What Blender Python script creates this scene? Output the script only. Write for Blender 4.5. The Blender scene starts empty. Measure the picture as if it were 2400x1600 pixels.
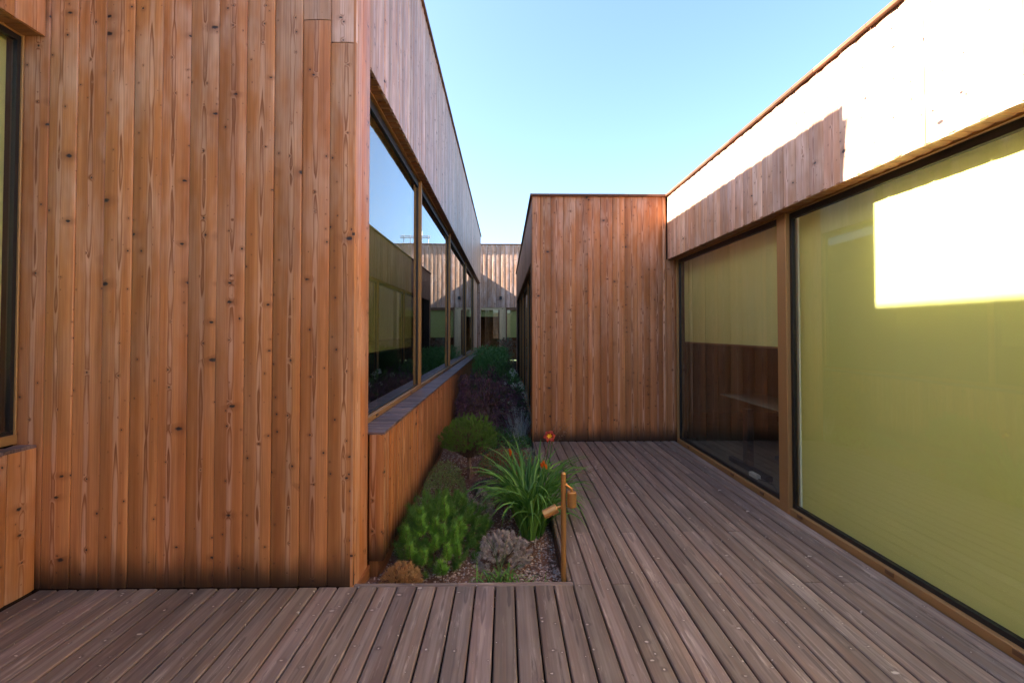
import bpy, math, random
import numpy as np
from mathutils import Vector, Matrix
random.seed(7); np.random.seed(7)
SC = bpy.context.scene
COL = SC.collection
rad = math.radians

# ------------------------------------------------------------------ camera
cam_d = bpy.data.cameras.new('camera'); cam = bpy.data.objects.new('camera', cam_d); COL.objects.link(cam)
cam.location = (0, 0, 1.6); cam.rotation_euler = (rad(91.1), 0, rad(-0.9))
cam_d.sensor_width = 36; cam_d.lens = 16.0; cam_d.shift_y = -43.5/2400
cam_d.clip_start = 0.05; cam_d.clip_end = 3000
SC.camera = cam
# ------------------------------------------------------------------ sky, sun, exposure
SUN = Vector((3.346, .245, -2.186)).normalized()       # travel direction of the light
elev = math.asin(-SUN.z); azim = math.atan2(-SUN.x, -SUN.y)
W = bpy.data.worlds.new("World"); SC.world = W; W.use_nodes = True
nt = W.node_tree
sky = nt.nodes.new('ShaderNodeTexSky'); sky.sky_type = 'NISHITA'; sky.sun_disc = False
sky.sun_elevation = elev; sky.sun_rotation = azim % (2*math.pi)
sky.air_density = 1.0; sky.dust_density = 2.4; sky.ozone_density = 4.0
bg = nt.nodes['Background']; bg.inputs[1].default_value = 0.054
nt.links.new(sky.outputs[0], bg.inputs[0])
sd = bpy.data.lights.new('sun', 'SUN'); sd.energy = 5.0; sd.angle = rad(0.5); sd.color = (1, .93, .82)
so = bpy.data.objects.new('sun', sd); COL.objects.link(so)
so.rotation_euler = SUN.to_track_quat('-Z', 'Y').to_euler(); so.location = (-20, -2, 16)
SC.view_settings.view_transform = 'Standard'; SC.view_settings.look = 'None'
SC.view_settings.exposure = 3.38; SC.view_settings.gamma = 1
SC.view_settings.use_curve_mapping = False
cy = SC.cycles
cy.use_denoising = True
cy.max_bounces = 12; cy.diffuse_bounces = 6; cy.glossy_bounces = 6; cy.transmission_bounces = 6
cy.transparent_max_bounces = 24; cy.blur_glossy = 0.6; cy.sample_clamp_indirect = 8.0

# ------------------------------------------------------------------ materials
class NG:
    def __init__(s, m):
        s.nt = m.node_tree; s.nt.nodes.clear(); s.out = s.n('ShaderNodeOutputMaterial')
    def n(s, t, **k):
        x = s.nt.nodes.new(t)
        for a, b in k.items(): setattr(x, a, b)
        return x
    def put(s, sock, v):
        if isinstance(v, bpy.types.NodeSocket): s.nt.links.new(v, sock)
        elif isinstance(v, (int, float)) and sock.type in ('RGBA', 'VECTOR'):
            sock.default_value = (v, v, v) if sock.type == 'VECTOR' else (v, v, v, 1)
        elif isinstance(v, tuple) and sock.type == 'RGBA' and len(v) == 3: sock.default_value = v + (1,)
        else: sock.default_value = v
    def m(s, op, a, b=0.0, c=0.0, clamp=False):
        x = s.n('ShaderNodeMath', operation=op, use_clamp=clamp)
        s.put(x.inputs[0], a); s.put(x.inputs[1], b); s.put(x.inputs[2], c)
        return x.outputs[0]
    def xyz(s, x, y, z):
        c = s.n('ShaderNodeCombineXYZ'); s.put(c.inputs[0], x); s.put(c.inputs[1], y); s.put(c.inputs[2], z)
        return c.outputs[0]
    def sep(s, v):
        c = s.n('ShaderNodeSeparateXYZ'); s.put(c.inputs[0], v); return c.outputs
    def noise(s, vec, w=0.0, scale=1.0, detail=2.0, rough=0.5):
        x = s.n('ShaderNodeTexNoise', noise_dimensions='4D')
        s.put(x.inputs['Vector'], vec); s.put(x.inputs['W'], w); s.put(x.inputs['Scale'], scale)
        s.put(x.inputs['Detail'], detail); s.put(x.inputs['Roughness'], rough)
        return x.outputs[0]
    def mix(s, f, a, b, mode='MIX'):
        x = s.n('ShaderNodeMix', data_type='RGBA', blend_type=mode)
        s.put(x.inputs[0], f); s.put(x.inputs[6], a); s.put(x.inputs[7], b)
        return x.outputs[2]
    def rmp(s, v, a, b, c=0.0, d=1.0, kind='SMOOTHSTEP'):
        x = s.n('ShaderNodeMapRange', interpolation_type=kind)
        s.put(x.inputs[0], v); s.put(x.inputs[1], a); s.put(x.inputs[2], b); s.put(x.inputs[3], c); s.put(x.inputs[4], d)
        return x.outputs[0]
    def attr(s, name):
        return s.n('ShaderNodeAttribute', attribute_name=name)
    def done(s, sh): s.nt.links.new(sh, s.out.inputs[0])
    def pbr(s, col, rough=0.5, spec=0.5, metal=0.0, bump=None, bs=0.2, dist=0.01):
        p = s.n('ShaderNodeBsdfPrincipled')
        s.put(p.inputs['Base Color'], col); s.put(p.inputs['Roughness'], rough)
        s.put(p.inputs['Specular IOR Level'], spec); s.put(p.inputs['Metallic'], metal)
        if bump is not None:
            b = s.n('ShaderNodeBump'); s.put(b.inputs['Strength'], bs); s.put(b.inputs['Distance'], dist)
            s.put(b.inputs['Height'], bump); s.nt.links.new(b.outputs[0], p.inputs['Normal'])
        return p.outputs[0]

def newmat(name):
    m = bpy.data.materials.new(name); m.use_nodes = True
    return m, NG(m)

def wood(name, early, late, pale, orange, knot=(.035, .022, .02), rough=.45, spec=.35, knots=.55, ringp=.0075,
         pale_amt=.5, stain=0.0, scuff=0.0, bs=.45, var=.22, shade=1.3):
    """one long board: coordinates bco (x across, z along), random per piece"""
    m, g = newmat(name)
    B = g.sep(g.attr('bco').outputs['Vector'])
    R = g.m('ADD', g.n('ShaderNodeObjectInfo').outputs['Random'], g.attr('rnd').outputs['Fac'])
    Wv = g.m('MULTIPLY', R, 137.0)
    x, z = B[0], B[2]
    def rnd(k):
        return g.m('FRACT', g.m('MULTIPLY', R, k))
    # knots: many small ones and a few broad dark ones lying across the board
    wob = g.noise(g.xyz(g.m('MULTIPLY', x, 70.0), 0.0, g.m('MULTIPLY', z, 70.0)), Wv, 1.0, 3.0)
    def layer(fx, fz, prob, r0, r1, k1, k2, wb):
        kx = g.m('ADD', g.m('MULTIPLY', x, fx), g.m('MULTIPLY', R, k1))
        kz = g.m('ADD', g.m('MULTIPLY', z, fz), g.m('MULTIPLY', R, k2))
        v = g.n('ShaderNodeTexVoronoi', voronoi_dimensions='2D')
        g.put(v.inputs['Vector'], g.xyz(kx, kz, 0.0)); g.put(v.inputs['Scale'], 1.0); g.put(v.inputs['Randomness'], 1.0)
        kc = g.sep(v.outputs['Color'])
        on = g.m('GREATER_THAN', kc[0], 1-prob)
        kr = g.m('ADD', r0, g.m('MULTIPLY', g.m('POWER', kc[1], 2.5), r1-r0))
        kd = g.m('ADD', v.outputs['Distance'], g.m('MULTIPLY', g.m('SUBTRACT', wob, .5), wb))
        q = g.m('DIVIDE', kd, kr)
        return (g.m('MULTIPLY', g.m('SUBTRACT', 1.0, g.rmp(q, .45, 1.15)), on), g.m('MULTIPLY', g.m('SUBTRACT', 1.0, g.rmp(q, .8, 4.2)), on))
    m1, h1 = layer(10.0, 9.0, knots, .014, .075, 61.0, 233.0, .05)
    m2, h2 = layer(4.4, 7.5, knots*.50, .026, .115, 37.0, 171.0, .11)
    kmask = g.m('MAXIMUM', m1, m2); khalo = g.m('MAXIMUM', h1, g.m('MULTIPLY', h2, 1.0))
    # growth rings of a flat sawn board
    xc = g.m('MULTIPLY', g.m('SUBTRACT', rnd(7.31), .5), .05)
    dn = g.noise(g.xyz(0.0, 0.0, g.m('MULTIPLY', z, .9)), Wv, 1.0, 3.0, .55)
    depth = g.m('ADD', .004, g.m('MULTIPLY', dn, .055))
    xs = g.m('SUBTRACT', x, g.m('ADD', xc, g.m('MULTIPLY', g.m('SUBTRACT', g.noise(g.xyz(0, 3.0, g.m('MULTIPLY', z, 1.6)), Wv, 1.0, 1.0), .5), .02)))
    r = g.m('SQRT', g.m('ADD', g.m('MULTIPLY', xs, xs), g.m('MULTIPLY', depth, depth)))
    r = g.m('ADD', r, g.m('MULTIPLY', khalo, .006))
    r = g.m('ADD', r, g.m('MULTIPLY', g.noise(g.xyz(g.m('MULTIPLY', x, 45.0), 0, g.m('MULTIPLY', z, 5.0)), Wv, 1.0, 2.0), .0045))
    ph = g.m('FRACT', g.m('DIVIDE', r, ringp))
    ring = g.m('MULTIPLY', g.rmp(ph, .25, .85), g.m('SUBTRACT', 1.0, g.rmp(ph, .86, 1.0)))
    centre = g.m('SUBTRACT', 1.0, g.rmp(g.m('ABSOLUTE', xs), .006, .026))
    ring_a = g.m('MULTIPLY', ring, g.m('ADD', .13, g.m('MULTIPLY', centre, .72)))
    streak = g.noise(g.xyz(g.m('MULTIPLY', x, 120.0), 0, g.m('MULTIPLY', z, 1.5)), Wv, 1.0, 3.0, .6)
    band = g.noise(g.xyz(g.m('MULTIPLY', x, 22.0), 0, g.m('MULTIPLY', z, .35)), Wv, 1.0, 2.0)
    blot = g.noise(g.xyz(g.m('MULTIPLY', x, 5.0), 5.0, g.m('MULTIPLY', z, 1.7)), Wv, 1.0, 3.0, .6)
    base = g.mix(g.rmp(band, .35, .65), early, orange)
    sheen_z = g.rmp(z, .3, 3.6, .05, 1.45) if stain else 1.0  # paler with height: sky sheen on the upper boards painted into the colour
    base = g.mix(g.m('MULTIPLY', g.m('MULTIPLY', g.rmp(blot, .40, .70), pale_amt), sheen_z, clamp=True), base, pale)
    base = g.mix(ring_a, base, late)
    base = g.mix(g.m('MULTIPLY', g.m('MULTIPLY', centre, g.m('SUBTRACT', 1.0, ring)), .50), base, pale)
    base = g.mix(g.rmp(streak, .3, .8, 0, .42), base, late)
    base = g.mix(g.m('MULTIPLY', khalo, .50), base, late)
    if scuff:
        sc = g.noise(g.xyz(g.m('MULTIPLY', x, 34.0), 9.0, g.m('MULTIPLY', z, 3.4)), Wv, 1.0, 6.0, .68)
        base = g.mix(g.m('MULTIPLY', g.rmp(sc, .55, .70), scuff), base, (.56, .43, .35))
        gr = g.noise(g.xyz(g.m('MULTIPLY', x, 8.0), 19.0, g.m('MULTIPLY', z, 1.1)), Wv, 1.0, 3.0)
        base = g.mix(g.rmp(gr, .5, .75, 0, .6), base, (.10, .075, .068))
    hb = g.m('ADD', 1 - var/2, g.m('MULTIPLY', rnd(3.77), var))
    base = g.mix(1.0, base, g.xyz(hb, g.m('ADD', hb, g.m('MULTIPLY', g.m('SUBTRACT', rnd(11.9), .5), .05)), g.m('ADD', hb, g.m('MULTIPLY', g.m('SUBTRACT', rnd(5.1), .5), .06))), 'MULTIPLY')
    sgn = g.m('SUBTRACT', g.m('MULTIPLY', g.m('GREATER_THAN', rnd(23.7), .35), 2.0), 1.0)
    sd_ = g.m('ADD', .96, g.m('MULTIPLY', g.m('MULTIPLY', x, sgn), -shade))  # one side darker: shading across each board painted into the colour
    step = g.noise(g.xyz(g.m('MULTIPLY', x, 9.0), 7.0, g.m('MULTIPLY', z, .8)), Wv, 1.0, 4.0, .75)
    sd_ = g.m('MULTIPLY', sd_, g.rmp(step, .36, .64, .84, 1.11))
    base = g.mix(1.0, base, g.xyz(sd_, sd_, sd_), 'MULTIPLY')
    base = g.mix(kmask, base, knot)
    if stain:      # splash stains near the foot, breaking up along each board
        sn = g.noise(g.xyz(g.m('MULTIPLY', x, 12.0), 2.0, g.m('MULTIPLY', z, 2.0)), Wv, 1.0, 3.0)
        lim = g.m('ADD', .05, g.m('MULTIPLY', sn, .45))
        sm = g.m('SUBTRACT', 1.0, g.rmp(z, 0.0, lim))
        base = g.mix(g.m('MULTIPLY', sm, stain), base, (.03, .015, .008))
    h = g.m('SUBTRACT', g.m('ADD', g.m('MULTIPLY', streak, .5), g.m('MULTIPLY', ring_a, -.4)), g.m('MULTIPLY', kmask, .8))
    rg = g.m('ADD', rough, g.m('MULTIPLY', g.m('SUBTRACT', blot, .5), .3))
    g.done(g.pbr(base, rg, spec, bump=h, bs=bs, dist=.004))
    return m

M = {}
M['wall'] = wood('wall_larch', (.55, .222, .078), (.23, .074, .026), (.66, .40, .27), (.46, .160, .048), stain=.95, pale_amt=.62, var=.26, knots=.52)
M['wall_clean'] = wood('wall_larch_clean', (.56, .23, .085), (.28, .095, .035), (.64, .38, .25), (.48, .17, .055), pale_amt=.6)
M['upper'] = wood('upper_larch', (.52, .30, .19), (.30, .15, .09), (.68, .49, .40), (.47, .245, .14), pale_amt=.85, var=.34)
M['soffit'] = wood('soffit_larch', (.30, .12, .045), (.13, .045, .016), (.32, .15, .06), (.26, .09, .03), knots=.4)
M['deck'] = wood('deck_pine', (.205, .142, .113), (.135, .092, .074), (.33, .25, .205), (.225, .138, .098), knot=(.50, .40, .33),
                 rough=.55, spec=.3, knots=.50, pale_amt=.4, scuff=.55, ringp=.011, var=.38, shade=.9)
M['sill'] = wood('sill_pine', (.15, .10, .095), (.07, .045, .042), (.24, .17, .155), (.14, .085, .07), knot=(.07, .05, .05), rough=.5, knots=.3, var=.5)
M['edge'] = wood('coping_wood', (.13, .055, .026), (.06, .025, .012), (.20, .095, .05), (.11, .045, .02), knots=.1, var=.5)
M['dark_wood'] = wood('interior_wood', (.10, .045, .02), (.05, .02, .01), (.13, .06, .03), (.09, .035, .015))
M['light_wood'] = wood('door_surround', (.68, .48, .26), (.52, .34, .17), (.72, .54, .33), (.64, .43, .22), knots=.25, pale_amt=.3)

def plain(name, col, rough=.5, spec=.5, metal=0.0, nscale=0, namt=.2, bs=.1):
    m, g = newmat(name)
    if nscale:
        tc = g.n('ShaderNodeTexCoord').outputs['Object']
        nz = g.noise(tc, 0.0, nscale, 4.0, .6)
        c = g.mix(nz, tuple(v*(1-namt) for v in col), tuple(min(1, v*(1+namt)) for v in col))
        g.done(g.pbr(c, g.rmp(nz, .3, .7, rough*.85, min(1, rough*1.15)), spec, metal, bump=nz, bs=bs, dist=.003))
    else: g.done(g.pbr(col, rough, spec, metal))
    return m
M['core'] = plain('wall_backing', (.025, .014, .01), .9, .2, nscale=8)
M['bronze'] = plain('bronze_frame', (.36, .19, .07), .5, .4, .35, nscale=30, namt=.08)
M['bronze_dark'] = plain('bronze_vent_cap', (.20, .10, .05), .45, .5, .6, nscale=30)
M['brass'] = plain('brass_fixture', (.52, .26, .085), .38, .5, .75, nscale=60, namt=.10)
M['gasket'] = plain('black_gasket', (.012, .010, .010), .45, .5, nscale=40)
M['roof'] = plain('roof_membrane', (.09, .085, .08), .9, .2, nscale=6)
M['room'] = plain('room_plaster', (.20, .19, .17), .85, .2, nscale=3)
M['white_room'] = plain('white_room_plaster', (.75, .74, .70), .85, .2, nscale=3, namt=.04)  # white so the unseen room passes skylight on to the blinds
M['room_floor'] = plain('room_floor', (.14, .11, .08), .55, .4, nscale=5)
M['black'] = plain('black_plastic', (.014, .014, .016), .5, .5, nscale=50)
M['white'] = plain('white_laminate', (.62, .60, .56), .4, .5, nscale=20, namt=.05)
M['steel'] = plain('galvanised_tube', (.45, .46, .47), .4, .5, .8, nscale=40)

def glass_mat(name, tint):
    m, g = newmat(name)
    lw = g.n('ShaderNodeLayerWeight'); g.put(lw.inputs['Blend'], .5)
    geo = g.n('ShaderNodeNewGeometry')
    fr = g.m('ADD', .13, g.m('MULTIPLY', .87, g.m('POWER', lw.outputs['Facing'], 3.6)))
    fr = g.m('MULTIPLY', fr, g.m('SUBTRACT', 1.0, geo.outputs['Backfacing']), clamp=True)
    tc = g.n('ShaderNodeTexCoord').outputs['Object']
    wv = g.noise(tc, 0.0, .9, 1.0)
    b = g.n('ShaderNodeBump'); g.put(b.inputs['Strength'], .04); g.put(b.inputs['Distance'], .02); g.put(b.inputs['Height'], wv)
    tr = g.n('ShaderNodeBsdfTransparent'); g.put(tr.inputs[0], tint)
    gl = g.n('ShaderNodeBsdfGlossy'); g.put(gl.inputs['Roughness'], 0.0); g.put(gl.inputs[0], (.92, .97, 1.0))
    g.nt.links.new(b.outputs[0], gl.inputs['Normal'])
    mx = g.n('ShaderNodeMixShader'); g.nt.links.new(fr, mx.inputs[0])
    g.nt.links.new(tr.outputs[0], mx.inputs[1]); g.nt.links.new(gl.outputs[0], mx.inputs[2])
    g.done(mx.outputs[0]); return m
M['glass'] = glass_mat('window_glass', (.93, .95, .91))
M['glass_solar'] = glass_mat('solar_window_glass', (.70, .71, .66))

def blind_mat():
    m, g = newmat('yellow_blind_fabric')
    tc = g.n('ShaderNodeTexCoord').outputs['Object']
    s = g.sep(tc)
    weave = g.m('MULTIPLY', g.m('SINE', g.m('MULTIPLY', s[2], 900.0)), .02)
    nz = g.noise(g.xyz(g.m('MULTIPLY', s[0], .8), g.m('MULTIPLY', s[1], .8), g.m('MULTIPLY', s[2], .5)), 0, 1.0, 2.0)
    c = g.mix(g.rmp(nz, .3, .7), (.82, .75, .32), (.88, .81, .39))
    d = g.n('ShaderNodeBsdfDiffuse'); g.put(d.inputs[0], c)
    t = g.n('ShaderNodeBsdfTranslucent'); g.put(t.inputs[0], (.78, .71, .22))
    mx = g.n('ShaderNodeMixShader'); g.put(mx.inputs[0], .42)
    g.nt.links.new(d.outputs[0], mx.inputs[1]); g.nt.links.new(t.outputs[0], mx.inputs[2])
    g.done(mx.outputs[0]); return m
M['blind'] = blind_mat()

def leaf_mat(name, a, b, c=None, rough=.45, trans=.3, spec=.4):
    m, g = newmat(name)
    r = g.attr('rnd').outputs['Fac']
    col = g.mix(r, a, b)
    if c: col = g.mix(g.m('GREATER_THAN', g.m('FRACT', g.m('MULTIPLY', r, 17.3)), .72), col, c)
    p = g.pbr(col, rough, spec)
    t = g.n('ShaderNodeBsdfTranslucent'); g.put(t.inputs[0], col)
    mx = g.n('ShaderNodeMixShader'); g.put(mx.inputs[0], trans)
    g.nt.links.new(p, mx.inputs[1]); g.nt.links.new(t.outputs[0], mx.inputs[2])
    g.done(mx.outputs[0]); return m
M['pine'] = leaf_mat('pine_needles', (.08, .18, .03), (.18, .33, .055))
M['pine_new'] = leaf_mat('young_pine_needles', (.16, .36, .04), (.32, .54, .09))
M['pine_dome'] = leaf_mat('dome_pine_needles', (.085, .165, .03), (.20, .33, .055))
M['tan'] = leaf_mat('dry_needles', (.52, .27, .10), (.72, .44, .18))
M['mauve'] = leaf_mat('mauve_needles', (.46, .36, .33), (.84, .68, .60), (.52, .46, .34))
M['maple'] = leaf_mat('purple_maple_leaves', (.07, .028, .05), (.22, .10, .14), (.14, .09, .06))
M['hydr'] = leaf_mat('hydrangea_leaves', (.07, .16, .05), (.16, .29, .09))
M['petal_white'] = leaf_mat('white_florets', (.72, .75, .62), (.85, .87, .75))
M['bluegrass'] = leaf_mat('blue_grass_blades', (.26, .31, .31), (.42, .47, .47))
M['lily'] = leaf_mat('daylily_leaves', (.065, .17, .022), (.17, .33, .05))
M['orange'] = leaf_mat('orange_petals', (.70, .10, .01), (.85, .22, .02))
M['red'] = leaf_mat('deep_red_petals', (.22, .012, .006), (.50, .05, .010))
M['yellow'] = leaf_mat('yellow_throat', (.85, .45, .02), (.9, .55, .05))
M['cover'] = leaf_mat('mixed_ground_cover', (.12, .16, .05), (.27, .27, .10), (.36, .09, .045))
M['cover_dark'] = leaf_mat('plum_ground_cover', (.07, .04, .05), (.17, .11, .12), (.09, .11, .05))
M['olive'] = leaf_mat('olive_small_leaves', (.10, .15, .04), (.24, .29, .09))
M['tall_green'] = leaf_mat('tall_perennial_leaves', (.10, .26, .07), (.22, .42, .12))
M['greygreen'] = leaf_mat('grey_green_leaves', (.14, .18, .12), (.22, .26, .17))
M['pod'] = leaf_mat('dry_seed_pods', (.22, .13, .08), (.38, .24, .15))
def bark():
    m, g = newmat('bark')
    tc = g.n('ShaderNodeTexCoord').outputs['Object']; s = g.sep(tc)
    nz = g.noise(g.xyz(g.m('MULTIPLY', s[0], 60.0), g.m('MULTIPLY', s[1], 60.0), g.m('MULTIPLY', s[2], 14.0)), 0, 1.0, 4.0)
    g.done(g.pbr(g.mix(g.rmp(nz, .3, .7), (.10, .055, .035), (.26, .16, .11)), .8, .2, bump=nz, bs=.6)); return m
M['bark'] = bark()
def stones():
    m, g = newmat('gravel_stones')
    r = g.attr('rnd').outputs['Fac']
    tc = g.n('ShaderNodeTexCoord').outputs['Object']
    nz = g.noise(tc, 0, 120.0, 3.0)
    c = g.mix(r, (.16, .09, .065), (.58, .42, .34))
    c = g.mix(g.m('GREATER_THAN', g.m('FRACT', g.m('MULTIPLY', r, 9.7)), .8), c, (.30, .27, .25))
    c = g.mix(g.rmp(nz, .35, .7, 0, .4), c, (.12, .08, .07))
    g.done(g.pbr(c, .8, .3, bump=nz, bs=.3)); return m
M['gravel'] = stones()
def soil():
    m, g = newmat('bed_soil')
    tc = g.n('ShaderNodeTexCoord').outputs['Object']
    a = g.noise(tc, 0, 9.0, 5.0, .7); b = g.noise(tc, 0, 90.0, 3.0)
    c = g.mix(g.rmp(a, .35, .65), (.09, .042, .024), (.18, .085, .05))
    c = g.mix(g.rmp(b, .5, .7), c, (.20, .13, .10))
    g.done(g.pbr(c, .9, .2, bump=b, bs=.8, dist=.01)); return m
M['soil'] = soil()
def grass_ground():
    m, g = newmat('lawn_ground')
    tc = g.n('ShaderNodeTexCoord').outputs['Object']
    a = g.noise(tc, 0, .3, 6.0, .7)
    g.done(g.pbr(g.mix(a, (.05, .08, .03), (.10, .11, .05)), .9, .2)); return m
M['ground'] = grass_ground()

# ------------------------------------------------------------------ mesh helpers
def mesh_from(name, verts, faces, mat, bco=None, rnd=None, smooth=False):
    me = bpy.data.meshes.new(name)
    me.from_pydata([tuple(v) for v in verts] if not isinstance(verts, np.ndarray) else verts.tolist(), [], faces)
    if bco is not None:
        a = me.attributes.new('bco', 'FLOAT_VECTOR', 'POINT'); a.data.foreach_set('vector', np.asarray(bco, dtype=np.float32).ravel())
    if rnd is not None:
        a = me.attributes.new('rnd', 'FLOAT', 'POINT'); a.data.foreach_set('value', np.asarray(rnd, dtype=np.float32).ravel())
    mats = mat if isinstance(mat, (list, tuple)) else [mat]
    for q in mats: me.materials.append(q)
    if smooth: me.polygons.foreach_set('use_smooth', [True]*len(me.polygons))
    me.update(); return me
def link(name, me, parent=None, loc=None, mw=None):
    o = bpy.data.objects.new(name, me); COL.objects.link(o)
    if mw is not None: o.matrix_world = mw
    if loc is not None: o.location = loc
    if parent is not None:
        o.parent = parent; o.matrix_parent_inverse = PINV[parent.name] if parent.name in PINV else PINV.setdefault(parent.name, world_of(parent).inverted())
    return o
PINV = {}
def world_of(o):
    m = o.matrix_basis.copy()
    if o.parent: m = world_of(o.parent) @ o.matrix_parent_inverse @ m
    return m
def thing(name, label, cat, loc=(0, 0, 0), group=None):
    o = bpy.data.objects.new(name, None); COL.objects.link(o); o.location = loc
    o.empty_display_size = .1; o['label'] = label; o['category'] = cat
    if group: o['group'] = group
    return o
def tag(o, label, cat, group=None):
    o['label'] = label; o['category'] = cat
    if group: o['group'] = group
    return o

class MB:
    def __init__(s): s.v = []; s.f = []; s.b = []; s.r = []
    def add(s, vs, fs, bco=None, rnd=0.0):
        o = len(s.v); s.v += [tuple(v) for v in vs]; s.f += [tuple(i+o for i in f) for f in fs]
        s.b += [tuple(v) for v in (bco if bco is not None else vs)]; s.r += [rnd]*len(vs)
    def box(s, a, b, bev=0.0, rnd=0.0):
        x0, y0, z0 = [min(p, q) for p, q in zip(a, b)]; x1, y1, z1 = [max(p, q) for p, q in zip(a, b)]
        L = np.array([x1-x0, y1-y0, z1-z0]); ax = int(np.argmax(L))
        o = [k for k in range(3) if k != ax]
        if bev and min(L) > 3*bev:      # chamfered along the long axis
            p0, p1 = [(x0, y0, z0)[k] for k in o]; q0, q1 = [(x1, y1, z1)[k] for k in o]
            prof = [(p0+bev, p1), (q0-bev, p1), (q0, p1+bev), (q0, q1-bev), (q0-bev, q1), (p0+bev, q1), (p0, q1-bev), (p0, p1+bev)]
        else:
            p0, p1 = [(x0, y0, z0)[k] for k in o]; q0, q1 = [(x1, y1, z1)[k] for k in o]
            prof = [(p0, p1), (q0, p1), (q0, q1), (p0, q1)]
        n = len(prof); vs = []; bc = []
        cu, cv = (p0+q0)/2, (p1+q1)/2; wide = 0 if (q0-p0) >= (q1-p1) else 1
        for e in ((x0, y0, z0)[ax], (x1, y1, z1)[ax]):
            for (u, w) in prof:
                c = [0, 0, 0]; c[ax] = e; c[o[0]] = u; c[o[1]] = w; vs.append(c)
                bc.append((u-cu, w-cv, e) if wide == 0 else (w-cv, u-cu, e))
        fs = [tuple(range(n))[::-1], tuple(range(n, 2*n))] + [(i, (i+1) % n, (i+1) % n + n, i+n) for i in range(n)]
        if ax == 1: fs = [f[::-1] for f in fs]
        s.add(vs, fs, bc, rnd)
    def tube(s, p, q, r, r2=None, n=10, cap=True, rnd=0.0):
        p, q = Vector(p), Vector(q); d = (q-p).normalized(); r2 = r if r2 is None else r2
        a = d.orthogonal().normalized(); b = d.cross(a)
        vs = [p+(a*math.cos(t)+b*math.sin(t))*r for t in [2*math.pi*i/n for i in range(n)]]
        vs += [q+(a*math.cos(t)+b*math.sin(t))*r2 for t in [2*math.pi*i/n for i in range(n)]]
        fs = [(i, (i+1) % n, (i+1) % n+n, i+n) for i in range(n)]
        if cap: fs += [tuple(range(n))[::-1], tuple(range(n, 2*n))]
        s.add(vs, fs, None, rnd)
    def lathe(s, p, q, prof, n=24):
        """profile (t along p->q in metres, radius)"""
        p, q = Vector(p), Vector(q); d = (q-p).normalized(); a = d.orthogonal().normalized(); b = d.cross(a)
        vs = []; fs = []
        for (t, r) in prof:
            for i in range(n):
                th = 2*math.pi*i/n; vs.append(p+d*t+(a*math.cos(th)+b*math.sin(th))*r)
        for k in range(len(prof)-1):
            for i in range(n): fs.append((k*n+i, k*n+(i+1) % n, (k+1)*n+(i+1) % n, (k+1)*n+i))
        fs += [tuple(range(n))[::-1], tuple(range((len(prof)-1)*n, len(prof)*n))]
        s.add(vs, fs)
    def build(s, name, mat, parent=None, kind=None, smooth=False):
        me = mesh_from(name, s.v, s.f, mat, s.b, s.r, smooth)
        o = link(name, me, parent)
        if kind: o['kind'] = kind
        return o

BC = {}
def board_geo(w, L, t, gap, cup=.0045, groove=.006):
    e = w/2-gap
    h = e-groove; prof = [(-e, -t), (-e, -groove)]+[(h*q, cup*(1-q*q)-cup*.6) for q in (-1, -.6, -.25, .25, .6, 1)]+[(e, -groove), (e, -t)]
    n = len(prof); vs = [(x, y, z) for z in (0, L) for (x, y) in prof]
    fs = [tuple(range(n)), tuple(range(n, 2*n))[::-1]] + [(i, i+n, (i+1) % n+n, (i+1) % n) for i in range(n)]
    return vs, fs
def board_mesh(w, L, t, gap, mat):
    cup = .0008 if t > .0205 else .0045
    k = (round(w, 4), round(L, 4), t, gap, mat.name)
    if k not in BC:
        vs, fs = board_geo(w, L, t, gap, cup)
        BC[k] = mesh_from('board', vs, fs, mat, vs, None)
    return BC[k]
def frame_of(o, u, n, l, L):
    u, n, l, o = Vector(u), Vector(n), Vector(l), Vector(o)
    if u.cross(n).dot(l) < 0: u = -u
    m = Matrix.Identity(4)
    for i in range(3): m[i][0] = u[i]; m[i][1] = n[i]; m[i][2] = l[i]; m[i][3] = o[i]
    return m
def put_board(name, o, u, n, l, w, L, mat, parent, t=.02, gap=.0012, jitter=True, into=None, tilt=.8):
    """o = middle of the board's foot on its face plane; u across, n outward, l along"""
    mw = frame_of(o, u, n, l, L)
    if jitter:
        mw = mw @ Matrix.Translation((0, random.uniform(-.0022, .0012), 0)) @ Matrix.Rotation(rad(random.uniform(-tilt, tilt)), 4, 'Z')
    if into is not None:
        vs, fs = board_geo(w, L, t, gap)
        into.add([mw @ Vector(v) for v in vs], fs, vs, random.random()*7.0)
        return None
    return link(name, board_mesh(w, L, t, gap, mat), parent, mw=mw)
def run(name, start, u, n, l, pitch, count, L, mat, parent, t=.02, gap=.0012, indiv=9999, tilt=.8):
    """a run of boards side by side from start along u; the first indiv ones single, the rest joined"""
    start, u = Vector(start), Vector(u); rest = MB()
    for i in range(count):
        c = start+u*(pitch*(i+.5))
        put_board(name, c, u, n, l, pitch, L, mat, parent, t, gap, into=None if i < indiv else rest, tilt=tilt)
    if rest.v:
        rest.build(name+'s_far', mat, parent, 'stuff')
def part_box(name, a, b, mat, parent, bev=0.0, kind=None):
    m = MB(); m.box(a, b, bev); return m.build(name, mat, parent, kind)
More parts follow.
